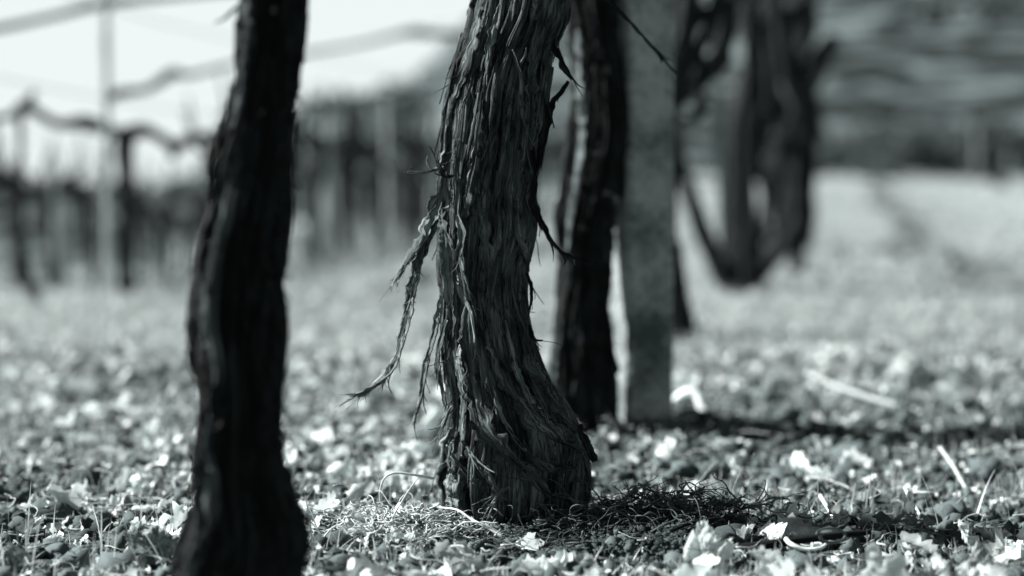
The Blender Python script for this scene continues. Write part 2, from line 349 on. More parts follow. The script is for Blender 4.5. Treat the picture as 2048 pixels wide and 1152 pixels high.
def strip(parent, pts, wpx, side=None, label=None, n=30, seed=0, twist=.6, mt=None, thick=.0014, fray=0, name='bark_strip', d=2.02):
    G = Geo(); P = [at(p[0], p[1], p[2] if len(p) > 2 else d) for p in pts]; w = [x/FPX*d for x in wpx]
    G.add(*ribbon(P, w, side, thick, n*2, seed, .8, twist, .25, 11))
    rg = random.Random(seed)
    for k in range(fray):           # split fibres along the strip and at its torn end
        a = rg.randint(max(1, len(P)-3), len(P)-1) if rg.random() < .75 else rg.randint(1, len(P)-1)
        base = P[a]+np.array([rg.uniform(-1, 1)*.002, rg.uniform(-1, 1)*.003, 0]); dr = P[a]-P[a-1]; dr = dr/(np.linalg.norm(dr)+1e-9)
        Ln = rg.uniform(.008, .03); o = np.array([rg.uniform(-1, 1), rg.uniform(-1, 1), rg.uniform(-.6, .6)])*.6
        q = [base-dr*.012, base+dr*Ln*.4+o*Ln*.2, base+dr*Ln*.8+o*Ln*.6, base+dr*Ln+o*Ln]
        ww = rg.uniform(.0006, .0022); G.add(*ribbon(q, [ww, ww, ww*.7, ww*.3], side, .0005, 7, k, .4, 1.0))
    o = obj(name, G.mesh(name, mt or STRIP), parent)
    if label: o['label'] = label
    return o
sd = (.9, -.4, 0)
strip(main, [(893, 345), (888, 385), (872, 420), (855, 455), (838, 490), (818, 520), (800, 546)], [14, 30, 34, 34, 28, 20, 9], sd, 'broad sunlit bark strip torn away on the left', 40, 3, .35, PEEL_SUN, fray=26)  # this and the next three hanging strips are paled to look sunlit
strip(main, [(882, 400), (866, 450), (848, 505), (836, 545), (824, 590)], [10, 24, 24, 17, 8], sd, None, 30, 8, .4, PEEL_SUN, fray=10)
strip(main, [(850, 470), (838, 520), (830, 560), (822, 600), (812, 650), (800, 700), (778, 745), (748, 772), (730, 782)], [12, 22, 28, 26, 24, 20, 18, 22, 16], sd, 'longest hanging bark strip with a frayed end, on the left', 50, 5, .9, PEEL_SUN, fray=50)
strip(main, [(884, 590), (876, 640), (864, 690), (852, 730), (845, 775), (840, 805), (832, 832)], [10, 16, 14, 12, 11, 9, 5], sd, None, 36, 6, .8, PEEL_SUN, fray=12)
strip(main, [(888, 335), (868, 340), (850, 345), (836, 343), (822, 334)], [7, 5, 4, 3, 2], (0, 0, 1), 'thin curled fibre sticking out to the left', 20, 7, .8, fray=2)
strip(main, [(866, 342), (858, 334), (853, 322), (856, 311)], [3, 3, 2, 1], (0, 0, 1), None, 14, 9, .5)
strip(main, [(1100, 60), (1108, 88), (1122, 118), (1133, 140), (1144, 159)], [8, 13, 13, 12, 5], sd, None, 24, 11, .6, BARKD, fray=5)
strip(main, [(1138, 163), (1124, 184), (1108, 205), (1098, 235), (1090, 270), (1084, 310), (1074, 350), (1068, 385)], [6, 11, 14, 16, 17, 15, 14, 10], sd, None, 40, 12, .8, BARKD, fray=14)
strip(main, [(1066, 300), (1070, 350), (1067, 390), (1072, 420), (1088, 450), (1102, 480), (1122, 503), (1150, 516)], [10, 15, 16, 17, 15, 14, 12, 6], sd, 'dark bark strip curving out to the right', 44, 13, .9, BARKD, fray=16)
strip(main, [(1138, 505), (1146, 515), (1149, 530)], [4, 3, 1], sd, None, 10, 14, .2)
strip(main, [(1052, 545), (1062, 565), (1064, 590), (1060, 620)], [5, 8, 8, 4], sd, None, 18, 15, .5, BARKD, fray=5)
strip(main, [(1060, 650), (1064, 668), (1072, 680), (1086, 681)], [5, 8, 7, 3], sd, None, 18, 16, .5, BARKD, fray=3)
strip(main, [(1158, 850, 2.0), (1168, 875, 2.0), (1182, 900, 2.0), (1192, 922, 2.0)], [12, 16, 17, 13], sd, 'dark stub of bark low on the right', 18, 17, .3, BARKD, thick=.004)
strip(main, [(1024, 100, 1.985), (1034, 125, 1.98), (1044, 160, 1.98), (1042, 200, 1.985), (1050, 250, 1.99), (1054, 292, 1.99)], [4, 6, 6, 6, 6, 3], sd, 'pale thin strip lying over the bark near the top', 30, 18, .3, STRIP, fray=3)
strip(main, [(1040, 128, 1.98), (1050, 112, 1.975), (1053, 95, 1.97)], [5, 5, 2], sd, None, 14, 19, .4)
strip(main, [(885, 430, 2.0), (893, 470, 1.985), (900, 520, 1.98), (903, 580, 1.98), (908, 640, 1.985), (902, 700, 1.99)], [14, 26, 26, 22, 20, 12], sd, 'stiff broken slab of bark standing off the left front', 44, 20, .3, BARK, thick=.006, fray=8)
strip(main, [(915, 430, 1.985), (925, 465, 1.975), (922, 510, 1.97), (930, 560, 1.97), (940, 600, 1.98)], [8, 16, 18, 16, 6], sd, None, 34, 21, .5, STRIP, thick=.002, fray=8)
strip(main, [(905, 352, 1.99), (890, 352, 1.985), (880, 340, 1.985), (876, 322, 1.99)], [6, 14, 14, 5], sd, None, 20, 22, .6, BARKD, thick=.003, fray=4)
strip(main, [(892, 640, 1.99), (880, 690, 1.985), (876, 730, 1.985), (884, 770, 1.99), (892, 812, 1.99)], [8, 12, 14, 12, 8], sd, None, 34, 23, .5, STRIP, fray=6)
strip(main, [(900, 812, 1.975), (893, 835, 1.965), (884, 858, 1.965)], [8, 12, 4], sd, None, 18, 24, .8, STRIP, fray=10)
strip(main, [(925, 880, 1.965), (940, 905, 1.955), (950, 925, 1.95)], [5, 8, 3], sd, None, 18, 25, .8, STRIP, fray=12)
strip(main, [(905, 880, 1.965), (900, 905, 1.955), (915, 925, 1.95)], [9, 16, 6], sd, None, 18, 26, .8, STRIP, fray=10)
strip(main, [(1018, 975, 1.95), (1000, 985, 1.945), (990, 1000, 1.945)], [5, 8, 3], sd, None, 18, 27, .8, STRIP, fray=14)

# strips that lie along the surface of the sharp trunk
PX = W/2+FPX*Pm[..., 0]/((Pm-CAM)@FW); PY = H/2-FPX*((Pm-CAM)@UP)/((Pm-CAM)@FW); cenm = Pm.mean(1, keepdims=True)
front = (Pm-cenm)@np.array([0, -1.0, 0]) > 0; PXf = np.where(front, PX, 1e6)
def hug(pts, wpx, lift, mt=None, seed=0, thick=.0015, twist=.3, fray=0, n=40, name='bark_strip'):
    P = []; q = smooth_path(np.array(pts, float), 14); lf = np.interp(np.linspace(0, 1, 14), np.linspace(0, 1, len(lift)), lift); c = None
    for (x, y), l in zip(q, lf):
        k = np.argmin((PXf-x)**2+(PY-y)**2); i, j = divmod(k, Pm.shape[1]); w0 = Pm[max(0, i-12):i+13, (np.arange(j-8, j+9)) % Pm.shape[1]]
        o = Pm[i, j]-cenm[i, 0]; o[2] = 0; o /= np.linalg.norm(o); P.append(w0.reshape(-1, 3).mean(0)+o*(.0022+l*.7))
    P = np.array(P); Wd = [w/FPX*1.98 for w in wpx]; G = Geo(); o = P[6]-cenm[400, 0]; o[2] = 0
    side = np.cross(o, [0, 0, 1.0]); side /= np.linalg.norm(side); G.add(*ribbon(P, Wd, side, thick, 110, seed, .75, twist, .12, 17)); rg = random.Random(seed)
    for k in range(fray):
        b0 = P[-1]+side*rg.uniform(-1, 1)*Wd[-1]*.5; dr = P[-1]-P[-3]; dr /= np.linalg.norm(dr); Ln = rg.uniform(.006, .018); o2 = np.array([rg.uniform(-1, 1), -rg.random(), rg.uniform(-.5, .5)])*.5
        ww = rg.uniform(.0006, .002); G.add(*ribbon([b0-dr*.01, b0+dr*Ln*.4+o2*Ln*.3, b0+dr*Ln+o2*Ln], [ww, ww, ww*.3], side, .0005, 6, k, .4, 1.0))
    return obj(name, G.mesh(name, mt or BARK), main)
hug([(1000, 500), (985, 590), (990, 680), (1015, 760), (1060, 830), (1120, 880), (1158, 905)], [10, 30, 40, 46, 50, 44, 20], [0, .002, .003, .004, .003, .001], BARK, 1, .0018)
hug([(950, 560), (940, 650), (945, 740), (965, 830), (1010, 900), (1060, 950), (1090, 985)], [10, 26, 36, 44, 46, 40, 16], [0, .001, .003, .005, .006, .004], BARK, 2, .0018, fray=8)
hug([(1040, 600), (1050, 690), (1075, 760), (1115, 820), (1150, 860)], [8, 26, 34, 30, 10], [0, .001, .004, .003], BARK, 3, .0018, fray=4)
hug([(935, 640), (925, 690), (922, 740), (930, 790)], [6, 18, 20, 6], [0, .001, .001], PEEL_SUN, 4)  # pale strip paints a sunlit patch on the left front
hug([(1010, 640), (1025, 720), (1060, 800), (1110, 850)], [5, 12, 12, 4], [0, .003, .005], STRIP, 5, fray=4)
hug([(985, 770), (1000, 820), (1020, 860), (1050, 900)], [4, 9, 9, 3], [.003, .005, .006], STRIP, 6)
hug([(928, 440), (918, 520), (925, 580), (945, 640), (952, 700)], [6, 16, 20, 18, 6], [0, .002, .001], PEEL_SUN, 7, fray=6)  # another sunlit patch painted by a paler strip
hug([(965, 200), (955, 300), (940, 390), (930, 440)], [8, 22, 24, 14], [0, .001, .003, .005], BARK, 8, .003, fray=8)
hug([(1035, 300), (1030, 400), (1040, 480), (1050, 520)], [8, 26, 34, 10], [0, .001, .002, .001], BARK, 9, .003)
hug([(1075, 40), (1060, 130), (1055, 200), (1040, 300)], [8, 24, 26, 8], [0, .002, .002], BARK, 10, .003, fray=4)
hug([(965, 20), (950, 90), (925, 160), (912, 220)], [10, 26, 26, 8], [0, .002, .004], BARK, 11, .003, fray=8)
hug([(1000, 10), (985, 80), (975, 150)], [8, 16, 6], [.001, .003, .006], STRIP, 12, fray=8)
hug([(900, 250), (893, 300), (888, 345)], [6, 16, 12], [.001, .002, .003], PEEL_SUN, 13, fray=6)  # paler colour for the sunlit left edge
hug([(905, 860), (893, 900), (888, 950), (892, 1010)], [8, 24, 26, 14], [0, .003, .004, .003], PEEL_SUN, 14, .004, fray=6)  # this and the next strip paint sunlight on the base's lower left
hug([(925, 910), (912, 950), (915, 1000), (925, 1040)], [8, 22, 24, 12], [.001, .004, .004, .002], PEEL_SUN, 15, .004)
hug([(975, 930), (985, 960), (1000, 985)], [8, 14, 5], [.003, .006, .009], STRIP, 16, fray=12)
hug([(1010, 850), (1050, 905), (1100, 935), (1150, 935)], [5, 12, 14, 5], [.002, .003, .003], BARK, 17, .003)
hug([(980, 330), (970, 430), (975, 520), (985, 600)], [8, 20, 24, 6], [0, .001, .002, .003], BARK, 18, .003, fray=4)
for bx, by, br in ((905, 885, 13), (893, 905, 11), (915, 872, 9), (918, 925, 14), (940, 905, 10), (1120, 870, 14)):     # small burls at the knee
    k = np.argmin((PXf-bx)**2+(PY-by)**2); i, j = divmod(k, Pm.shape[1]); c = Pm[i, j]; rb = br/FPX*2; V, F, uv, _ = tube([c+np.array([0, .3, -1])*rb, c+np.array([0, -.2, -.5])*rb, c+np.array([0, -.5, 0])*rb, c+np.array([0, -.2, .6])*rb, c+np.array([0, .4, 1])*rb], [rb*.4, rb*.9, rb, rb*.8, rb*.3], 20, 20, bx, .35)
    G = Geo(); G.add(V, F, uv); obj('burl', G.mesh('burl', BARK), main)

# left vine, nearer than the plane of focus
LP = [(-70, 492, 640), (0, 482, 619), (100, 478, 607), (200, 466, 597), (300, 448, 589), (400, 425, 580), (500, 404, 563), (600, 398, 553), (700, 402, 549), (800, 405, 549), (900, 398, 552), (1000, 392, 566),
      (1060, 380, 594), (1110, 366, 592), (1160, 362, 580), (1230, 366, 580), (1290, 360, 590)]
left = thing('grape_vine', 'dark blurred grape vine trunk with a lit left ridge, left of the sharp one', 'grape vine', (at(470, 1230, 1.48)[0], 1.46, 0), 'vines of the near row')
def llobes(U, v, r):
    c = .51+.03*np.sin(v*14); return .006*np.cos(2*np.pi*(U*2+v*.6))+.004*fbm(U*4, v*14, 3, 6, 4)-.020*np.exp(-((U-c-.045*np.sin(v*9))/.022)**2)*(.5+.5*np.sin(v*11+2))-.006*np.exp(-((U-.42)/.03)**2)
Gl = Geo(); V, F, uv, Pl = outline_trunk(LP, 1.48, 360, 620, 21, 1.55, True, llobes, 1.0, top=[(.03, .07, .045), (.02, .05, .04), (0, .03, .025)], dj=.008)
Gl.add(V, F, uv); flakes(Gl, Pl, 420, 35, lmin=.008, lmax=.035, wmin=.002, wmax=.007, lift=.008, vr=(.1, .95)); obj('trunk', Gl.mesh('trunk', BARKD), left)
def knob(parent, pts, rpx, d, seed, mt=BARKD, name='spur', K=.8):
    P = [at(p[0], p[1], p[2] if len(p) > 2 else d) for p in pts]; V, F, uv, _ = tube(P, [x/FPX*d for x in rpx], 40, 60, seed, K); G = Geo(); G.add(V, F, uv); return obj(name, G.mesh(name, mt), parent)
knob(left, [(540, 1060), (565, 1075), (592, 1082), (606, 1084)], [26, 24, 18, 8], 1.50, 4)
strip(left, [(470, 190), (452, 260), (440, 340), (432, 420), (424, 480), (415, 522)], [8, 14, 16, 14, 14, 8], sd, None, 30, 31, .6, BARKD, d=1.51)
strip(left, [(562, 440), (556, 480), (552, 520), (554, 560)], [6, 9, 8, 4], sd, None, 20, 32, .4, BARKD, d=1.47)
strip(left, [(405, 500), (400, 600), (410, 700), (402, 800), (392, 890)], [10, 18, 16, 18, 10], sd, None, 40, 33, .6, STRIP, d=1.47)  # light tone puts sun on this trunk's left edge

def hugl(pts, wpx, seed, mt=None, d=1.55):
    G = Geo(); P = [at(x, y, dd-.145) for x, y, dd in pts]; G.add(*ribbon(P, [w/FPX*d for w in wpx], (.5, -.86, 0), .006, 120, seed, .8, .2, .35, 13)); obj('bark_strip', G.mesh('bark_strip', mt or BARK), left)  # strips paler than the trunk, painting sunlight along its left ridge
hugl([(500, -60, 1.60), (497, 0, 1.60), (500, 60, 1.588), (492, 120, 1.588), (486, 200, 1.588), (480, 280, 1.588), (468, 340, 1.588), (458, 400, 1.588), (445, 460, 1.588), (432, 520, 1.60)], [20, 26, 20, 28, 26, 34, 28, 32, 32, 16], 61)
hugl([(434, 500, 1.588), (424, 560, 1.585), (420, 640, 1.585), (428, 700, 1.585), (436, 760, 1.585), (428, 820, 1.584), (414, 880, 1.584), (420, 940, 1.582), (428, 1000, 1.578), (416, 1060, 1.59), (392, 1110, 1.59), (380, 1160, 1.59)], [20, 30, 36, 34, 30, 32, 34, 40, 44, 46, 44, 30], 62)
# second vine, just behind
SP = [(-80, 1120, 1220), (0, 1132, 1229), (60, 1142, 1237), (120, 1150, 1247), (200, 1156, 1255), (300, 1152, 1256), (370, 1142, 1245), (420, 1134, 1227), (500, 1128, 1205), (600, 1122, 1205), (700, 1112, 1217), (760, 1108, 1225), (820, 1114, 1229), (870, 1122, 1235), (920, 1110, 1245)]
sec = thing('grape_vine', 'softly blurred crooked vine trunk directly left of the concrete post', 'grape vine', hit(1175, 868), 'vines of the near row')
Gs = Geo(); V, F, uv, Ps = outline_trunk(SP, 2.85, 260, 520, 41, 1.9, True, None, .95, top=[(-.05, .08, .045), (-.02, .06, .05), (0, .03, .03)], shrink=.001)
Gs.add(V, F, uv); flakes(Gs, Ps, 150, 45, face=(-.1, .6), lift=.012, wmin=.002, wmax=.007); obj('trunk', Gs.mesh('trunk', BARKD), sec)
strip(sec, [(1215, 380), (1228, 402), (1232, 432)], [22, 26, 8], sd, None, 18, 46, .4, BARKD, d=2.78, fray=3)
strip(sec, [(1156, 60), (1160, 180), (1166, 260), (1160, 330), (1146, 420), (1136, 500)], [10, 22, 20, 24, 20, 10], (.55, -.83, 0), None, 60, 47, .2, STRIP, d=2.80, fray=6)  # pale strip paints the sunlit left edge of the second trunk
strip(sec, [(1120, 640), (1112, 700), (1104, 760), (1110, 800)], [8, 16, 18, 8], sd, None, 20, 48, .5, STRIP, d=2.8, fray=8)
strip(main, [(1130, -60, 2.06), (1170, -32, 2.1), (1215, 0, 2.14), (1252, 35, 2.16), (1288, 75, 2.18), (1318, 108, 2.2), (1341, 136, 2.2)], [7, 8, 9, 9, 7, 5, 2], (.5, 0, .6), 'thin dark fibre slanting across the concrete post', 60, 49, .5, BARKD, fray=9)

# concrete post
def bevel_box(w, d, h, bv=.006, nz=2):
    pts = [(w/2-bv, -d/2), (w/2, -d/2+bv), (w/2, d/2-bv), (w/2-bv, d/2), (-w/2+bv, d/2), (-w/2, d/2-bv), (-w/2, -d/2+bv), (-w/2+bv, -d/2)]
    V = [(x, y, -0.15+(h+.15)*k/(nz-1)) for k in range(nz) for x, y in pts]
    V += [(x*.9, y*.9, h+.005) for x, y in pts]; n = nz+1; F = []
    for k in range(n-1):
        for q in range(8): F.append((k*8+q, k*8+(q+1) % 8, k*8+8+(q+1) % 8, k*8+8+q))
    e = (n-1)*8; F += [(e, e+1, e+2, e+3), (e, e+3, e+4, e+7), (e+4, e+5, e+6, e+7)]
    return V, F
def post(base, w, h, rz, label, mt=CONC, name='concrete_post', cat='post', group=None, lean=0):
    V, F = bevel_box(w, w, h, .007, 120); V = np.array(V, float); V[:, 0] += .0022*(fbm(V[:, 2]*40, V[:, 1]*60+V[:, 0]*90, 3, 2)); V[:, 1] += .0022*(fbm(V[:, 2]*40+7, V[:, 0]*60, 3, 3)); o = obj(name, mesh_np(name, V, F, mt, False)); o.location = Vector(base); o.rotation_euler = (0, lean, rz)
    return tag(o, label, cat, group)
pb = at(1277, 852, 2.93); pb[2] = gz(pb[0], pb[1])
cpost = post(pb, .090, 1.9, R(25), 'square concrete trellis post with a sunlit left face, behind the sharp trunk', group='trellis posts')

# third vine and the branching one
def vine(label, base, group=None): return thing('grape_vine', label, 'grape vine', base, group)
def limb(parent, pts, wpx, d, seed, name='trunk', mt=BARKF, nu=80, nv=170, K=1.3):
    P = [at(p[0], p[1], p[2] if len(p) > 2 else d) for p in pts]; V, F, uv, _ = tube(P, [x*.40/FPX*d for x in wpx], nu, nv, seed, K*1.15, True); G = Geo(); G.add(V, F, uv)
    return obj(name, G.mesh(name, mt), parent)
v3 = vine('blurred dark vine trunk half hidden at the right edge of the concrete post', hit(1362, 690), 'vines of the near row')
limb(v3, [(1366, 720), (1360, 680), (1348, 600), (1340, 500), (1335, 400), (1330, 300), (1338, 220), (1352, 140), (1372, 40), (1385, -60), (1390, -160)], [76, 74, 60, 50, 46, 46, 44, 40, 40, 46, 40], 4.6, 51, nv=200)
limb(v3, [(1345, 190), (1380, 130), (1405, 90), (1430, 30), (1450, -70)], [24, 24, 22, 24, 20], 4.6, 52, 'arm')
limb(v3, [(1365, 80), (1400, 40), (1450, 12), (1500, -40)], [26, 22, 18, 14], 4.7, 53, 'arm')
limb(v3, [(1335, 290), (1352, 245), (1385, 238), (1405, 210), (1395, 175)], [18, 18, 22, 20, 12], 4.5, 54, 'spur')
v4 = vine('blurred branching vine forking low into three dark limbs, right of the concrete post', hit(1482, 588), 'vines of the near row')
limb(v4, [(1488, 690), (1483, 590), (1480, 510), (1480, 420), (1478, 330), (1482, 250), (1495, 180), (1505, 110), (1500, 20), (1510, -60)], [124, 118, 96, 84, 74, 74, 60, 50, 44, 34], 7.0, 61, nv=200)
limb(v4, [(1470, 590), (1440, 540), (1412, 480), (1385, 410), (1362, 340), (1345, 280), (1338, 215), (1352, 140), (1385, 70), (1400, 0)], [44, 48, 42, 40, 38, 36, 38, 34, 30, 24], 6.9, 62, 'limb')
limb(v4, [(1490, 590), (1530, 535), (1575, 485), (1604, 430), (1612, 350), (1606, 270), (1600, 200), (1572, 130), (1560, 50), (1550, -30)], [36, 42, 34, 36, 40, 46, 52, 44, 36, 24], 7.1, 63, 'limb')
limb(v4, [(1598, 190), (1618, 140), (1640, 105), (1662, 82), (1668, 70)], [36, 30, 32, 40, 24], 7.1, 64, 'spur')
limb(v4, [(1560, 60), (1590, 30), (1606, 18), (1615, 0)], [30, 34, 30, 16], 7.1, 65, 'spur')
limb(v4, [(1500, 330), (1530, 250), (1548, 200), (1545, 120), (1530, 40)], [24, 26, 30, 22, 18], 7.05, 66, 'limb')
limb(v4, [(1555, 400), (1562, 300), (1588, 230), (1600, 200)], [14, 18, 24, 24], 7.1, 67, 'limb')
limb(v4, [(1400, 100), (1430, 60), (1445, 0), (1440, -60)], [22, 26, 20, 14], 6.9, 68, 'spur')
hs = Geo(); hs.add(*ribbon([at(x, y, 6.88) for x, y in ((1446, 205), (1442, 260), (1446, 330), (1446, 400), (1446, 480), (1448, 560))], [w/FPX*6.9 for w in (14, 30, 22, 16, 10, 4)], (.7, -.7, 0), .01, 60, 5, .6, .2, .3, 11)); obj('bark_strip', hs.mesh('bark_strip', PEEL_SUN), v4)  # pale strip painting the sunlit left side of the branching trunk
rt = random.Random(4)
for q, (px, wd) in enumerate(((1360, 26), (1395, 22), (1425, 24), (1450, 20), (1375, 18))):
    limb(v3, [(1352+q*7, 215-q*12), (px, 150-q*10), (px+rt.uniform(-30, 30), 90), (px+rt.uniform(-40, 50), 30), (px+rt.uniform(-40, 60), -60)], [wd, wd+8, wd, wd+6, wd-4], 4.7+q*.12, 80+q, 'limb')
v5 = vine('tall forked dark vine rising out of the picture just beyond the branching one', hit(1590, 566), 'vines of the near row')
limb(v5, [(1586, 650), (1590, 570), (1598, 470), (1600, 380), (1588, 300), (1562, 225), (1532, 130), (1540, 40), (1530, -80)], [60, 50, 36, 34, 38, 46, 36, 34, 26], 8.2, 91)
limb(v5, [(1592, 300), (1588, 215), (1585, 140), (1612, 70), (1600, 10), (1605, -70)], [34, 32, 36, 32, 30, 24], 8.3, 92, 'limb')
limb(v5, [(1560, 235), (1520, 180), (1512, 110), (1488, 50), (1470, -50)], [26, 26, 30, 26, 22], 8.1, 93, 'limb')
v6 = vine('tall dark vine with a knobbly head, farthest right in the near cluster', hit(1610, 525), 'vines of the near row')
limb(v6, [(1604, 610), (1604, 520), (1618, 420), (1612, 330), (1628, 250), (1612, 170), (1590, 80), (1600, -40)], [50, 44, 34, 34, 40, 40, 30, 24], 9.6, 94)
limb(v6, [(1615, 190), (1640, 150), (1652, 110), (1678, 88)], [30, 30, 34, 20], 9.5, 95, 'limb')
limb(v6, [(1600, 110), (1625, 60), (1622, 20), (1640, -20)], [26, 24, 26, 18], 9.6, 96, 'limb')
V, F = bevel_box(.026, .026, 1.7, .004); st = obj('stake', mesh_np('stake', V, F, BARKF, False)); bq = at(1491, 600, 6.6); st.location = (bq[0], bq[1], gz(bq[0], bq[1]))
tag(st, 'thin straight dark stake rising in front of the branching vine', 'stake')

# ---------------------------------------------------------------- generic vines for the rows beyond
ROWD = np.array([.187, .982, 0])
def make_vine(seed, pruned=False):
    rg = random.Random(seed); root = bpy.data.objects.new('grape_vine', None); COL.objects.link(root)
    h = rg.uniform(.62, .74); lean = rg.uniform(-.12, .12); bow = rg.uniform(-.09, .09)
    P = [(0, 0, -.06), (0, 0, .02), (bow*.7, .02, h*.3), (bow, -.01, h*.55), (lean*.6+bow*.4, 0, h*.8), (lean, 0, h)]
    G = Geo(); V, F, uv, _ = tube(P, [.055, .045, .034, .031, .034, .046], 36, 110, seed, 1.9); G.add(V, F, uv); o = obj('trunk', G.mesh('trunk', BARKF), root)
    for s in (-1, 1):
        a = [np.array([lean, 0, h-.03])]
        for k in range(1, 6): a.append(a[-1]+ROWD*s*.09+np.array([rg.uniform(-.03, .03), 0, rg.uniform(-.025, .035)]))
        G = Geo(); V, F, uv, _ = tube(a, [.042, .03, .034, .025, .026, .015], 16, 44, seed+s, 1.2); G.add(V, F, uv)
        arm = obj('arm', G.mesh('arm', BARKF), root)
        for k in range(1, 6):
            p = a[k]; q = [p, p+np.array([rg.uniform(-.03, .03), rg.uniform(-.02, .02), .04]), p+np.array([rg.uniform(-.06, .06), rg.uniform(-.05, .05), rg.uniform(.06, .13)])]
            if rg.random() < (.45 if pruned else .55):
                e = q[-1]; q.append(e+np.array([rg.uniform(-.12, .12), rg.uniform(-.2, .2), rg.uniform(.1, .3)]))
            G = Geo(); G.add(*rod(q, np.linspace(.018, .005, len(q)), 8, 14)); obj('cane', G.mesh('cane', BARKF), root)
    for k in range(0 if pruned else 3):
        p = np.array([lean, 0, h]); t = rg.uniform(-1, 1); q = [p, p+np.array([t*.05, rg.uniform(-.1, .1), .06]), p+np.array([t*.12, rg.uniform(-.2, .2), .12+rg.random()*.2])]
        G = Geo(); G.add(*rod(q, [.02, .014, .006], 8, 14)); obj('cane', G.mesh('cane', BARKF), root)
    return root
protos = [make_vine(100+k*7, k > 2) for k in range(6)]; used = [False]*6
def place_vine(k, loc, rz, sc, label, group):
    r0 = protos[k]
    if not used[k]: r = r0; used[k] = True
    else:
        r = r0.copy(); COL.objects.link(r)
        for ch in r0.children: c = ch.copy(); COL.objects.link(c); c.parent = r
    r.location = Vector(loc); r.rotation_euler = (0, 0, rz); r.scale = (sc, sc, sc)
    tag(r, label, 'grape vine', group)
ORD = ['first', 'second', 'third', 'fourth', 'fifth', 'sixth', 'seventh', 'eighth', 'ninth', 'tenth', 'eleventh', 'twelfth', 'thirteenth', 'fourteenth', 'fifteenth', 'sixteenth', 'seventeenth', 'eighteenth', 'nineteenth', 'twentieth', 'twenty-first', 'twenty-second', 'twenty-third', 'twenty-fourth', 'twenty-fifth', 'twenty-sixth', 'twenty-seventh', 'twenty-eighth', 'twenty-ninth', 'thirtieth']
rr = random.Random(5); kk = 0
rows = [('near row beyond the branching vine', 0.0, 8.1, 27, .85, 'vines of the near row'),
        ('first row left of the alley', -2.38, 7.6, 26, .66, 'vines of the first row across the alley'),
        ('second row left of the alley', -4.6, 9.0, 27, .62, 'vines of the second row at the left'),
        ('third row left of the alley', -6.9, 13.0, 29, .75, 'vines of the third row at the left'),
        ('far row at the right edge', 2.6, 22.5, 29, .8, 'vines of the far right row')]
for (nm, off, y0, y1, sp, grp) in rows:
    y = y0; q = 0
    while y < y1 and q < 30:
        x = off+rowx(y)+rr.uniform(-.05, .05); px = W/2+FPX*x/y
        if -150 < px < 2250 and not (off == -2.38 and y < 6.7):
            place_vine(kk % 3+(3 if off < -1 else 0), (x, y, float(gz(x, y))-.01), rr.choice((0, math.pi))+rr.uniform(-.12, .12), rr.uniform(.92, 1.12),
                       'bare blurred vine, %s along the %s' % (ORD[q], nm), grp); kk += 1
            if off < -1:
                V, F = bevel_box(.022, .022, rr.uniform(.75, 1.0), .004); sk = obj('stake', mesh_np('stake', V, F, CONCP if rr.random() < .4 else BARKF, False)); sk.location = (x+.07, y-.05, float(gz(x, y))); sk.rotation_euler = (rr.uniform(-.04, .04), rr.uniform(-.05, .05), .6)
                tag(sk, 'thin stake at the %s vine of the %s' % (ORD[q], nm), 'stake', 'thin stakes in the left rows')
            q += 1
        y += sp*rr.uniform(.9, 1.1)
# the dark vine with long knobbly arms in the left background
lv = vine('dark vine with long knobbly arms against the sky beside the pale left post', hit(252, 604), 'vines of the first row across the alley')
limb(lv, [(258, 670), (254, 595), (248, 500), (254, 420), (252, 340), (250, 300), (250, 262)], [36, 34, 30, 32, 38, 42, 50], 6.6, 71, K=1)
limb(lv, [(262, 275), (215, 262), (170, 246), (120, 248), (75, 226), (52, 212), (20, 232), (-40, 236), (-120, 225)], [34, 22, 30, 18, 20, 34, 14, 14, 10], 6.5, 72, 'arm', K=1)
limb(lv, [(240, 275), (285, 258), (320, 272), (350, 290), (392, 276), (430, 270), (470, 250)], [40, 30, 24, 28, 22, 20, 14], 6.8, 73, 'arm', K=1)
limb(lv, [(50, 215), (62, 195), (68, 180)], [26, 18, 8], 6.5, 74, 'spur', K=1)
limb(lv, [(345, 290), (350, 310), (352, 318)], [20, 14, 6], 6.8, 75, 'spur', K=1)
yv = vine('slim leaning young vine at the far left of the picture', hit(70, 625), 'vines of the first row across the alley')
limb(yv, [(84, 690), (72, 615), (50, 540), (38, 480), (40, 400), (40, 300), (44, 230)], [26, 24, 22, 18, 14, 12, 12], 6.1, 76)
bp0 = hit(218, 600); post((bp0[0], bp0[1], 0), .026, 1.95, R(66), 'pale concrete post in the left background, beside the dark knobbly vine', CONCP, group='trellis posts')
for (px, Y, lb) in ((655, 9.2, 'pale far post seen between the near dark trunk and the sharp one'), (120, 12.5, 'pale far post at the far left among the back vines'), (840, 15, 'small far post just left of the sharp trunk'), (1950, 24.0, 'left far post at the right edge of the picture'), (2015, 25.0, 'right far post at the right edge of the picture')):
    x = (px-W/2)/FPX*Y; post((x, Y, float(gz(x, Y))), .05, .8, R(60), lb, group='trellis posts')
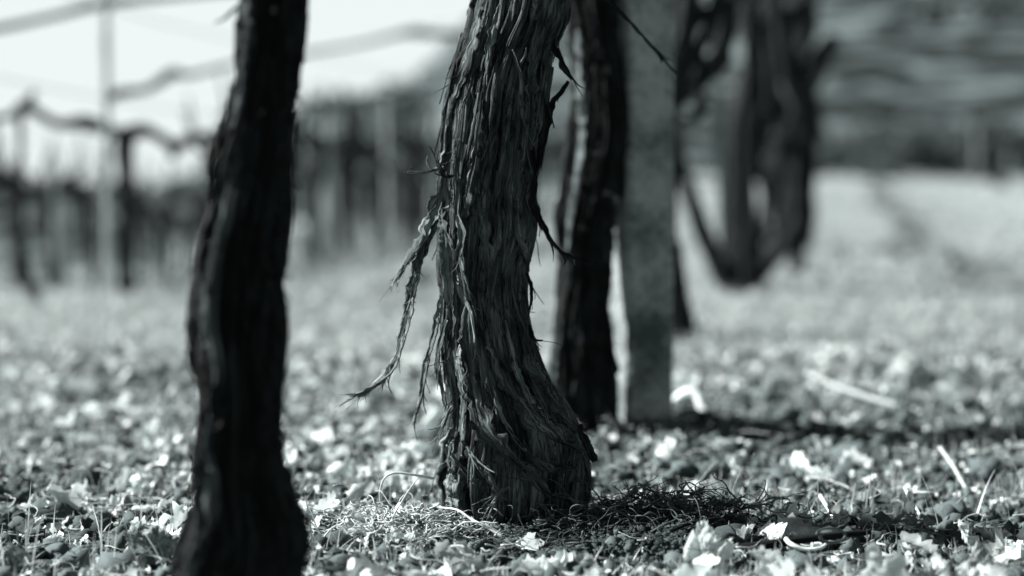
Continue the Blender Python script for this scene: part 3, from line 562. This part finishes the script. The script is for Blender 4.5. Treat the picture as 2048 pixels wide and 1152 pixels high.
# long canes and wires against the sky
def cane(pts, wpx, label, mt=BARKF, name='long_cane', cat='cane'):
    P = [at(*p) for p in pts]; G = Geo(); G.add(*rod(P, [w/2/FPX*p[2] for w, p in zip(wpx, pts)], 10, 90)); return tag(obj(name, G.mesh(name, mt)), label, cat, 'canes trained over the left alley')
cane([(-120, 75, 6.0), (0, 56, 6.2), (110, 32, 6.4), (218, 6, 6.65), (400, -12, 7.0), (600, -30, 7.4)], [15, 15, 14, 18, 11, 9], 'upper long cane crossing the sky, tied to the pale left post')
cane([(212, 205, 6.6), (232, 188, 6.65), (270, 182, 6.7), (300, 176, 6.8), (335, 152, 6.9), (352, 146, 6.9), (380, 150, 7.0), (480, 126, 7.4), (600, 108, 7.8), (720, 88, 8.2), (800, 68, 8.5), (835, 64, 8.6), (880, 68, 8.8), (960, 66, 9.0), (1060, 55, 9.4)],
     [10, 20, 16, 16, 22, 20, 12, 9, 9, 9, 12, 20, 14, 10, 8], 'long drooping cane crossing the sky behind the dark left trunk')
cane([(460, 216, 7.4), (600, 208, 7.8), (700, 204, 8.1), (800, 185, 8.5), (930, 165, 9.0)], [7, 8, 8, 7, 6], 'lower thin cane crossing just above the hill edge')
for (x0, z, lb, off) in ((0, .80, 'low trellis wire of the first left row', -2.38), (0, 1.15, 'upper trellis wire of the first left row', -2.38), (0, 1.0, 'trellis wire of the second left row', -4.6), (0, 1.05, 'trellis wire of the near row behind the branching vine', .02)):
    y0, y1 = (5.2, 26) if off != .02 else (7.6, 26)
    P = [(off+rowx(y), y, z+float(gz(off+rowx(y), y, False))) for y in np.linspace(y0, y1, 12)]
    G = Geo(); G.add(*rod(P, [.0022]*12, 6, 24)); tag(obj('trellis_wire', G.mesh('trellis_wire', WIRE)), lb, 'wire', 'trellis wires')

# ---------------------------------------------------------------- shrubs at the hill foot
def shrub(loc, w, h, seed, label):
    rg = np.random.default_rng(seed); root = thing('shrub', label, 'shrub', loc, 'shrubs along the foot of the hill'); n = 2600
    cl = rg.normal(size=(26, 3))*np.array([w*.28, w*.22, h*.18])+np.array([0, 0, h*.5]); c = cl[rg.integers(0, 26, n)]+rg.normal(size=(n, 3))*np.array([w*.09, w*.09, h*.10])
    c[:, 2] = np.abs(c[:, 2]); a = rg.normal(size=(n, 3)); b = rg.normal(size=(n, 3)); a /= np.linalg.norm(a, axis=1)[:, None]; b /= np.linalg.norm(b, axis=1)[:, None]; s = .035+.02*rg.random((n, 1))
    V = np.stack([c+a*s, c+b*s, c-a*s, c-b*s], 1).reshape(-1, 3)+np.array(loc)
    obj('foliage', mesh_np('foliage', V, np.arange(n*4).reshape(-1, 4), SHR, False), root); G = Geo()
    for k in range(7):
        e = np.array([rg.normal()*w*.2, rg.normal()*w*.15, h*.8]); G.add(*rod([np.array(loc), np.array(loc)+e*.5+rg.normal(size=3)*.04, np.array(loc)+e], [.03, .02, .008], 6, 10))
    obj('stem', G.mesh('stem', BARKF), root)
SHR = island_mat('shrub_leaf', .02, .12, .1, .6, .3, 20)
for k, (px, Y, w, h, lb) in enumerate(((1770, 27.5, 1.5, 1.15, 'darkest round shrub at the hill foot on the right'), (1680, 29, 1.4, .9, 'low shrub at the hill foot, left of the darkest one'), (1880, 29.5, 1.8, 1.0, 'wide grey shrub right of the darkest one'),
        (1990, 28.5, 1.3, 1.0, 'shrub at the right edge of the picture by the far posts'), (700, 27.5, 3.2, .6, 'shrub at the hill foot seen between the two nearest trunks'), (820, 28.5, 2.6, .6, 'shrub at the hill foot just left of the sharp trunk'))):
    x = (px-W/2)/FPX*Y; shrub((x, Y, float(gz(x, Y))), w, h, 300+k, lb)

# ---------------------------------------------------------------- litter
def leaf_template(seed, nr=5, ns=40, curl=1.0):
    rg = random.Random(seed); th = np.arange(ns)/ns*2*np.pi; a = np.angle(np.exp(1j*(th-np.pi/2)))
    out = .62+.30*np.abs(np.cos(2.5*a))**.8+.05*np.sign(np.sin(a*17))*.6-.30*np.exp(-((np.abs(a)-np.pi)/.22)**2)
    out *= np.array([1+rg.uniform(-.12, .12) for _ in th]); V = [(0, 0, 0)]
    for r in range(1, nr+1):
        f = (r/nr)**.8
        for k in range(ns): V.append((math.cos(th[k])*out[k]*f, math.sin(th[k])*out[k]*f, 0))
    V = np.array(V); x, y = V[:, 0].copy(), V[:, 1].copy(); rad = np.hypot(x, y); an = np.arctan2(y, x)
    z = .10*np.abs(np.cos(2.5*(an-np.pi/2)))*rad*-1
    for q in range(3): ph = rg.uniform(0, 6); fr = rg.uniform(2, 6); dr = rg.uniform(0, 3.1); z += .13*np.sin((x*math.cos(dr)+y*math.sin(dr))*fr+ph)*rad
    z += np.array([.24*mn.noise(Vector((p[0]*3+seed, p[1]*3, 0)))+.11*mn.noise(Vector((p[0]*8+seed, p[1]*8, 3)))+.05*mn.noise(Vector((p[0]*19+seed, p[1]*19, 5))) for p in V])
    k = rg.uniform(.6, 2.4)*curl; ax = rg.uniform(0, 3.14); u = x*math.cos(ax)+y*math.sin(ax); v = -x*math.sin(ax)+y*math.cos(ax)
    u2 = np.sin(u*k)/k; z2 = z*np.cos(u*k)+(1-np.cos(u*k))/k; x = u2*math.cos(ax)-v*math.sin(ax); y = u2*math.sin(ax)+v*math.cos(ax)
    V = np.stack([x, y, z2-z2.mean()], -1); F = []
    for s in range(0, ns, 2): F.append((0, 1+s, 1+s+1, 1+(s+2) % ns))
    for r in range(nr-1):
        for s in range(ns): a0 = 1+r*ns; F.append((a0+s, a0+ns+s, a0+ns+(s+1) % ns, a0+(s+1) % ns))
    return V, np.array(F)
def clod_template(seed):
    n, m = 8, 6; V = []
    for i in range(m):
        ph = math.pi*(i+.5)/m
        for j in range(n):
            t = 2*math.pi*j/n; p = Vector((math.sin(ph)*math.cos(t), math.sin(ph)*math.sin(t), math.cos(ph)*.8)); V.append(p*(1+.9*mn.noise(p*1.7+Vector((seed*3, 0, 0)))))
    F = [(i*n+j, i*n+(j+1) % n, i*n+n+(j+1) % n, i*n+n+j) for i in range(m-1) for j in range(n)]
    e = (m-1)*n; F += [(0, 3, 2, 1), (0, 5, 4, 3), (0, 7, 6, 5), (e, e+1, e+2, e+3), (e, e+3, e+4, e+5), (e, e+5, e+6, e+7)]
    return np.array(V), np.array(F)
def rotmats(n, tilt, rg):
    yaw = rg.random(n)*2*np.pi; a = rg.normal(size=n)*tilt; b = rg.normal(size=n)*tilt
    def m(c, s, ax):
        M = np.zeros((n, 3, 3)); i, j = [(1, 2), (0, 2), (0, 1)][ax]; M[:, i, i] = c; M[:, j, j] = c; M[:, i, j] = -s; M[:, j, i] = s; k = ax; M[:, k, k] = 1; return M
    return m(np.cos(a), np.sin(a), 0)@m(np.cos(b), np.sin(b), 1)@m(np.cos(yaw), np.sin(yaw), 2)
def scatter(templates, pts, sc, tilt, rg, lift=.0, flat=None):
    Vs, Fs, n0 = [], [], 0; which = rg.integers(0, len(templates), len(pts)); M = rotmats(len(pts), tilt, rg)
    for k, (V, F) in enumerate(templates):
        s = np.where(which == k)[0]
        if not len(s): continue
        P = np.einsum('nij,vj->nvi', M[s], V)*sc[s][:, None, None]
        if flat: P[:, :, 2] *= flat
        P = P+pts[s][:, None, :]; P[:, :, 2] += (lift*sc[s])[:, None]
        Vs.append(P.reshape(-1, 3)); Fs.append((F[None]+(np.arange(len(s))*len(V))[:, None, None]+n0).reshape(-1, 4)); n0 += len(s)*len(V)
    return np.concatenate(Vs), np.concatenate(Fs)
def field(n, d0, d1, rg, power=1.0, wide=.42):
    """ground points spread through the wedge in front of the camera and a step to either side"""
    u = rg.random(n); Y = (d0**(1-power)+u*(d1**(1-power)-d0**(1-power)))**(1/(1-power)) if power != 1 else d0*(d1/d0)**u
    X = (rg.random(n)*2-1)*wide*Y
    return X, Y
def bare(X, Y): return (((X-.075)/.20)**2+((Y-1.905)/.105)**2 < 1+.6*fbm(X*20, Y*20, 2, 1)) & (X > -.09)
def clear(X, Y): return ((X-.31)/.10)**2+((Y-1.81)/.045)**2 > 1
def shade_thin(X, Y, rg, p=.8):  # thins litter to bare dark soil, imitating broad shadow patches
    o = X-rowx(Y); w = np.maximum(sst(-.15, .05, o)*sst(1.3, .7, o)*sst(2.1, 2.35, Y)*sst(4.3, 3.5, Y), .55)*sst(-.45, -.10, fbm(X*4+2, Y*2.6, 2, 7)-.22*(o < -.05)); return rg.random(len(X)) > w*p
def pts3(X, Y, off=0): return np.stack([X, Y, gz(X, Y)+off], -1)
def clump(X, Y, s, thr, seed): return fbm(X*s, Y*s, 3, seed) > thr
rg = np.random.default_rng(77)
leafs = [leaf_template(k, 7, 48, curl=c) for k, c in enumerate((1.3, .9, 1.7, 1.4, 2.1, 1.1, 1.9, 2.6))]
lite = [leaf_template(k+30, 3, 16, c) for k, c in enumerate((1, .7, 1.5, 1.2))]
X, Y = field(1300, 1.35, 4.2, rg, .5); kp = (fbm(X*2.2, Y*2.2, 3, 2) > -.18) & ~bare(X, Y) & clear(X, Y) & shade_thin(X, Y, rg, .6); X, Y = X[kp], Y[kp]; V, F = scatter(leafs, pts3(X, Y, .010), (.014+.024*rg.random(len(X))**1.5), .65, rg)
tag(obj('leaf_litter', mesh_np('leaf_litter', V, F, LEAF)), 'curled dead vine leaves strewn over the near ground', 'leaf litter', kind='stuff')
X, Y = field(9000, 3.6, 24, rg, 1.1, .36); s_ = .022+.022*rg.random(len(X)); V, F = scatter(lite, pts3(X, Y, .012), s_*.8, .6, rg)
tag(obj('leaf_litter', mesh_np('leaf_litter', V, F, LEAFM)), 'pale blurred dead leaves over the ground farther back', 'leaf litter', kind='stuff')
X, Y = field(16000, 1.35, 4.5, rg, .6); kp = ~bare(X, Y) & shade_thin(X, Y, rg, .85) & (fbm(X*6, Y*6, 3, 5) > -.3); X, Y = X[kp], Y[kp]; V, F = scatter(lite, pts3(X, Y, .005), .003+.009*rg.random(len(X))**2.5, .9, rg)
tag(obj('leaf_fragments', mesh_np('leaf_fragments', V, F, LEAF)), 'small torn bits of dead leaf covering the near soil', 'leaf litter', kind='stuff')
cl = [clod_template(k) for k in range(6)]
X, Y = field(14000, 1.35, 5, rg, .6); V, F = scatter(cl, pts3(X, Y, .002), .0025+.013*rg.random(len(X))**4, 1, rg)
tag(obj('soil_crumbs', mesh_np('soil_crumbs', V, F, CRUMB)), 'dark crumbs and clods of soil between the leaves', 'soil', kind='stuff')
rc = np.random.default_rng(9); X, Y = field(900, 1.6, 5, rc, .6); kp = ~shade_thin(X, Y, rc, 1.0) & ~bare(X, Y); X, Y = X[kp], Y[kp]; V, F = scatter(cl, pts3(X, Y, .004), .008+.022*rc.random(len(X))**2, 1, rc, flat=.7)  # dark clods added inside the imitated shadow patches to deepen them
tag(obj('clods', mesh_np('clods', V, F, CRUMB)), 'coarse dark soil clods standing in for shade patches along the near row', 'soil', kind='stuff')
def blades(X, Y, Ln, wd, rg, lean=.5, zoff=0, seg=5):
    n = len(X); P0 = pts3(X, Y, zoff); a = rg.random(n)*2*np.pi; l = np.abs(rg.normal(size=n))*lean; dr = np.stack([np.cos(a), np.sin(a), 0*a], -1); sdv = np.stack([-np.sin(a), np.cos(a), 0*a], -1); V = []
    t2 = rg.normal(size=n)*.8
    for k in range(seg+1):
        t = k/seg; c = P0+dr*(Ln*(l*t+.5*l*t*t))[:, None]; c[:, 2] += Ln*(t-.28*l*t*t*t)*np.clip(1-l*.35, .15, 1)
        s = sdv*np.cos(t2*t)[:, None]+dr*np.sin(t2*t)[:, None]; w = (wd*(1-t**1.6)*.5+.00012)[:, None]; V += [c-s*w, c+s*w]
    V = np.stack(V, 1); m = 2*(seg+1); f = np.array([(2*k, 2*k+1, 2*k+3, 2*k+2) for k in range(seg)])
    return V.reshape(-1, 3), (f[None]+(np.arange(n)*m)[:, None, None]).reshape(-1, 4)
X, Y = field(70000, 1.35, 5.0, rg, .6); dm = fbm(X*3, Y*3, 3, 4)+.25*rg.normal(size=len(X)) > -.05
keep = dm & clear(X, Y) & shade_thin(X, Y, rg, .92) & (np.hypot((X-.08)/1.6, Y-2.0) > .10) & ~bare(X, Y); X, Y = X[keep], Y[keep]
V, F = blades(X, Y, .010+.028*rg.random(len(X))**1.5, .0009+.0012*rg.random(len(X)), rg, .8)
tag(obj('grass', mesh_np('grass', V, F, GRASS)), 'short dry grass blades in the near ground', 'grass', kind='stuff')
X, Y = field(2200, 1.45, 4.0, rg, .6); k = fbm(X*2.3+4, Y*2.3, 2, 6) > .05; X, Y = X[k], Y[k]
V, F = blades(X, Y, .03+.05*rg.random(len(X)), .0012+.001*rg.random(len(X)), rg, .5)
tag(obj('tall_grass', mesh_np('tall_grass', V, F, GRASS)), 'taller thin grass stalks standing out of the litter', 'grass', kind='stuff')
X, Y = field(60000, 4.0, 22, rg, 1.2, .36)
V, F = blades(X, Y, .03+.04*rg.random(len(X)), .003+.003*rg.random(len(X)), rg, .7, seg=3)
tag(obj('distant_grass', mesh_np('distant_grass', V, F, GRASS)), 'pale dry grass over the alleys behind the trunks', 'grass', kind='stuff')
for (nm, off, y0, y1, lb) in (('weeds', -2.38, 7.0, 26, 'grey strip of tall weeds under the first left row'), ('weeds', -4.6, 9, 27, 'grey weeds under the second left row'), ('weeds', -6.9, 13, 29, 'grey weeds under the third left row')):
    n = 9000; Y = y0+(y1-y0)*rg.random(n); X = off+rowx(Y)+rg.normal(size=n)*.16; V, F = blades(X, Y, (.05+.15*rg.random(n))*(.6+.8*np.clip(fbm(X*2, Y*2, 2, 3)+.5, 0, 1)), .005+.005*rg.random(n), rg, .25, seg=3)
    tag(obj(nm, mesh_np(nm, V, F, WEED)), lb, 'weeds', kind='stuff')
# curly fibres and rootlets
def curls(n, X, Y, rg, lmin, lmax, r0, zoff, curl=1.0, up=.3):
    G = Geo()
    for i in range(n):
        p = np.array([X[i], Y[i], float(gz(X[i], Y[i]))+zoff*rg.random()]); a = rg.random()*6.28; el = rg.normal()*up; Ln = lmin+(lmax-lmin)*rg.random()**2; m = 7; P = [p]; ka = rg.normal()*curl
        for k in range(m):
            a += ka+rg.normal()*.35; el = el*.6+rg.normal()*.4*up
            q = P[-1]+Ln/m*np.array([math.cos(a)*math.cos(el), math.sin(a)*math.cos(el), math.sin(el)+.05]); q[2] = max(q[2], float(gz(q[0], q[1]))+.001); P.append(q)
        r = r0*(.5+rg.random()); G.add(*rod(P, np.linspace(r, r*.4, len(P)), 4, 15))
    return G
X, Y = field(1500, 1.4, 3.6, rg, .6); tag(obj('twig_litter', curls(1500, X, Y, rg, .02, .09, .0009, .02, .35).mesh('twig_litter', TWIG)), 'thin pale curled stalks and tendrils among the leaves', 'twigs', kind='stuff')
n = 7000; X = .09+rg.normal(size=n)*.10; Y = 1.93+rg.normal(size=n)*.05; V, F = scatter(cl, pts3(X, Y, .002)+np.stack([0*X, 0*X, .014*rg.random(n)*np.exp(-((X-.14)/.07)**2)], -1), .0015+.006*rg.random(n)**3, 1, rg)
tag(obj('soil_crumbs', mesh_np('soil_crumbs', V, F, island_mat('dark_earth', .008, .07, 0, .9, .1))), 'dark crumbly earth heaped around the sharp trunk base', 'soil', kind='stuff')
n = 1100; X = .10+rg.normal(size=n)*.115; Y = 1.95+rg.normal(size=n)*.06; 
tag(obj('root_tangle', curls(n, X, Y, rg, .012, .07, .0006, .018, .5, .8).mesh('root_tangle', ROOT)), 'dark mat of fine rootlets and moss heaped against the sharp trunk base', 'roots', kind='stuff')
n = 420; X = -.12+rg.normal(size=n)*.06; Y = 1.93+rg.normal(size=n)*.05
tag(obj('root_tangle', curls(n, X, Y, rg, .02, .06, .0009, .03, .6, .8).mesh('root_tangle', TWIG)), 'pale tangle of curled stalks left of the sharp trunk base', 'roots', kind='stuff')

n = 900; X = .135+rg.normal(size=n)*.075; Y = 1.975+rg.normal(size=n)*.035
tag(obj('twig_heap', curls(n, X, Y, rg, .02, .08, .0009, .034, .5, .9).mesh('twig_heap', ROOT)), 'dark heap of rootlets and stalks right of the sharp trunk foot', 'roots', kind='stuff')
G = Geo(); rs = random.Random(12)
for k in range(420):
    x = .06+rs.gauss(0, .11); y = 1.96+rs.gauss(0, .045); z = float(gz(x, y))+.004+.012*rs.random(); a = rs.random()*6.28; Ln = rs.uniform(.01, .05); e = rs.gauss(0, .3)
    dv = np.array([math.cos(a), math.sin(a)*.7, e*.5]); p = np.array([x, y, z]); q = [p, p+dv*Ln*.5+np.array([0, 0, .004]), p+dv*Ln]; w = rs.uniform(.0008, .005)
    G.add(*ribbon(q, [w*.5, w, w*.4], (-math.sin(a), math.cos(a), rs.gauss(0, .5)), .0007, 8, k, .8, rs.uniform(-1.5, 1.5)))
tag(obj('bark_shreds', G.mesh('bark_shreds', BARK)), 'fallen shreds of bark banked against the sharp trunk foot', 'bark litter', kind='stuff')
nb = 420; rb = np.random.default_rng(5); ii = rb.integers(4, 132, nb); jj = rb.integers(60, na-40, nb); bc = HV[ii, jj]; sz = (.25+.75*rb.random(nb)**2)*bc[:, 1]/70
nq = 110; c = np.repeat(bc, nq, 0); szr = np.repeat(sz, nq)[:, None]; c = c+rb.normal(size=c.shape)*np.array([1.0, .6, .45])*szr; c[:, 2] += .25*szr[:, 0]
a = rb.normal(size=c.shape); b_ = rb.normal(size=c.shape); a /= np.linalg.norm(a, axis=1)[:, None]; b_ /= np.linalg.norm(b_, axis=1)[:, None]; h_ = .28*szr
V = np.stack([c+a*h_, c+b_*h_, c-a*h_, c-b_*h_], 1).reshape(-1, 3)
tag(obj('hillside_scrub', mesh_np('hillside_scrub', V, np.arange(len(c)*4).reshape(-1, 4), SCRUB, False)), 'scattered scrub over the blurred hillside', 'scrub', kind='stuff')

# ---------------------------------------------------------------- single leaves and twigs
def one_leaf(px, py, size, seed, label, tilt=(0, 0), rz=0, mt=None, lift=.012, curl=1.0):
    p = hit(px, py); V, F = leaf_template(seed, 14, 96, curl); V = V*size
    o = obj('fallen_leaf', mesh_np('fallen_leaf', V, F, mt or LEAF)); o.location = (p[0], p[1], p[2]+lift); o.rotation_euler = (tilt[0], tilt[1], rz)
    return tag(o, label, 'dead leaf', 'single leaves lying in front')
LP1 = island_mat('pale_leaf', .45, .80, .35, .45, .5); LP2 = island_mat('brown_leaf', .06, .22, .3, .55, .4)
one_leaf(1410, 1150, .040, 501, 'large pale curled leaf at the bottom edge, right of the trunk base', (R(55), R(10)), .3, LP1, .022, .7)
one_leaf(1540, 1152, .026, 502, 'pale lobed leaf at the bottom edge below the dark cane', (R(50), 0), 1.2, LP1, .012)
one_leaf(1640, 905 , .02, 503, 'small light leaf in the middle distance right of the post', (R(60), 0), 2.2, LP1)
one_leaf(1470, 955, .030, 504, 'pale upright leaf standing in the grass above the dark cane', (R(62), R(20)), .9, LP1, .012)
one_leaf(1835, 1060, .036, 505, 'grey-brown crumpled leaf lying above the right corner litter', (R(30), R(10)), .4, LP2, .012, .8)
one_leaf(1960, 1110, .042, 506, 'large bright folded leaf in the bottom right corner', (R(35), R(-15)), 1.7, LP1, .012, .8)
one_leaf(300, 1130, .036, 507, 'dark lobed leaf standing at the foot of the left trunk', (R(62), R(10)), .6, LP2, .016, .5)
one_leaf(190, 1045, .026, 508, 'bright small leaf at the lower left in front of a dark gap', (R(45), R(-10)), 2.1, LP1)
one_leaf(1065, 1112, .022, 509, 'bright scrap of leaf at the bottom under the trunk base', (R(30), R(10)), .8, LP1, .010, 1.4)
one_leaf(30, 1145, .028, 510, 'dark leaf in the bottom left corner', (R(60), R(10)), .2, LP2, .012)
one_leaf(800, 1100, .020, 511, 'small pale leaf left of the trunk base in the tangle', (R(40), R(10)), 2.8, LP1, .012)
one_leaf(1840, 790, .05, 512, 'dark standing leaf blurred in the middle distance at the right', (R(70), R(10)), .3, LP2, .03, .6)
one_leaf(1905, 785, .05, 513, 'dark standing leaf blurred, just right of its twin', (R(70), R(-10)), 1.3, LP2, .03, .6)
def one_twig(pts, rpx, label, mt=TWIG, ground=None, name='twig', cat='twig', n=50):
    P = [at(*p) for p in pts]; G = Geo(); G.add(*rod(P, [w/2/FPX*p[2] for w, p in zip(rpx, pts)], 10, n)); return tag(obj(name, G.mesh(name, mt)), label, cat, 'single twigs on the ground')
one_twig([(1470, 1098, 1.84), (1530, 1090, 1.845), (1600, 1080, 1.855), (1660, 1072, 1.865), (1740, 1064, 1.885)], [20, 19, 17, 15, 10], 'thick dark cane lying flat at the lower right', BARKD)
t0 = []
for k in range(15):
    a = k/14*6.9+2.6; t0.append((1668+27*math.cos(a)-k*.6, 1074-13*math.sin(a)-k*.4, 1.815+.012*math.cos(a)))
one_twig(t0, np.linspace(7, 4, 15), 'dark looped tendril curling over the thick cane', TENDR, name='tendril', cat='tendril', n=90)
one_twig([(1572, 1078, 1.83), (1582, 1088, 1.815), (1608, 1098, 1.81), (1640, 1096, 1.81), (1656, 1084, 1.82)], [9, 9, 8, 7, 4], 'white bent stalk hooked under the dark cane', PALE)
one_twig([(1612, 745, 3.2), (1680, 776, 3.14), (1760, 802, 3.08), (1805, 814, 3.05)], [8, 10, 11, 7], 'long pale stick blurred in the middle distance at the right', TWIG)
one_twig([(1352, 800, 3.06), (1374, 785, 3.04), (1394, 790, 3.03), (1402, 810, 3.02), (1412, 828, 3.01)], [18, 20, 18, 18, 16], 'short bright bent stick beside the concrete post', PALE)
one_twig([(762, 1010, 1.99), (760, 985, 1.99), (768, 958, 1.99), (790, 946, 1.99), (830, 950, 1.99), (868, 957, 2.0)], [3, 4, 4, 5, 5, 6], 'thin arched stalk reaching out left from the trunk base')
one_twig([(836, 956, 1.96), (815, 985, 1.95), (800, 1010, 1.94), (788, 1030, 1.93), (772, 1070, 1.92)], [2, 3, 3, 4, 5], 'thin slanting stalk left of the trunk base')
one_twig([(880, 1015, 1.93), (915, 1020, 1.91), (945, 1040, 1.90), (975, 1055, 1.89), (1003, 1072, 1.885)], [3, 4, 5, 6, 8], 'pale thin twig with a bright tip crossing the trunk foot', PALE)
one_twig([(905, 1060, 1.9), (930, 1045, 1.895), (965, 1048, 1.89), (1002, 1068, 1.885)], [3, 4, 4, 5], 'second pale twig meeting the bright-tipped one', TWIG)
one_twig([(775, 1118, 1.86), (810, 1098, 1.87), (850, 1080, 1.88), (900, 1062, 1.9)], [6, 6, 5, 4], 'straight pale stalk in the tangle below the arched stalk')
one_twig([(1180, 1010, 1.96), (1230, 1020, 1.95), (1270, 1042, 1.94), (1310, 1075, 1.92), (1330, 1100, 1.91)], [4, 4, 3, 3, 2], 'dark fine rootlet arching right of the trunk base', ROOT)
one_twig([(1156, 965, 2.0), (1152, 1000, 1.99), (1148, 1045, 1.98), (1150, 1075, 1.97)], [6, 8, 9, 9], 'dark upright sprout at the right side of the trunk foot', ROOT)
one_twig([(1340, 1062, 1.89), (1385, 1045, 1.90), (1440, 1036, 1.92)], [9, 8, 6], 'dark short stick between the root mound and the cane', BARKD)
one_twig([(1640, 990, 2.1), (1655, 1015, 2.08), (1668, 1038, 2.06)], [9, 7, 4], 'bright short stalk standing in the grass at the right', PALE)
one_twig([(1810, 975, 2.15), (1822, 1000, 2.13), (1840, 1030, 2.1)], [6, 6, 5], 'bright slanting stalk right of the standing one', PALE)
one_twig([(1880, 895, 2.4), (1905, 930, 2.36), (1925, 965, 2.3), (1950, 1010, 2.26)], [8, 7, 7, 6], 'long thin stalk leaning at the right edge', TWIG)
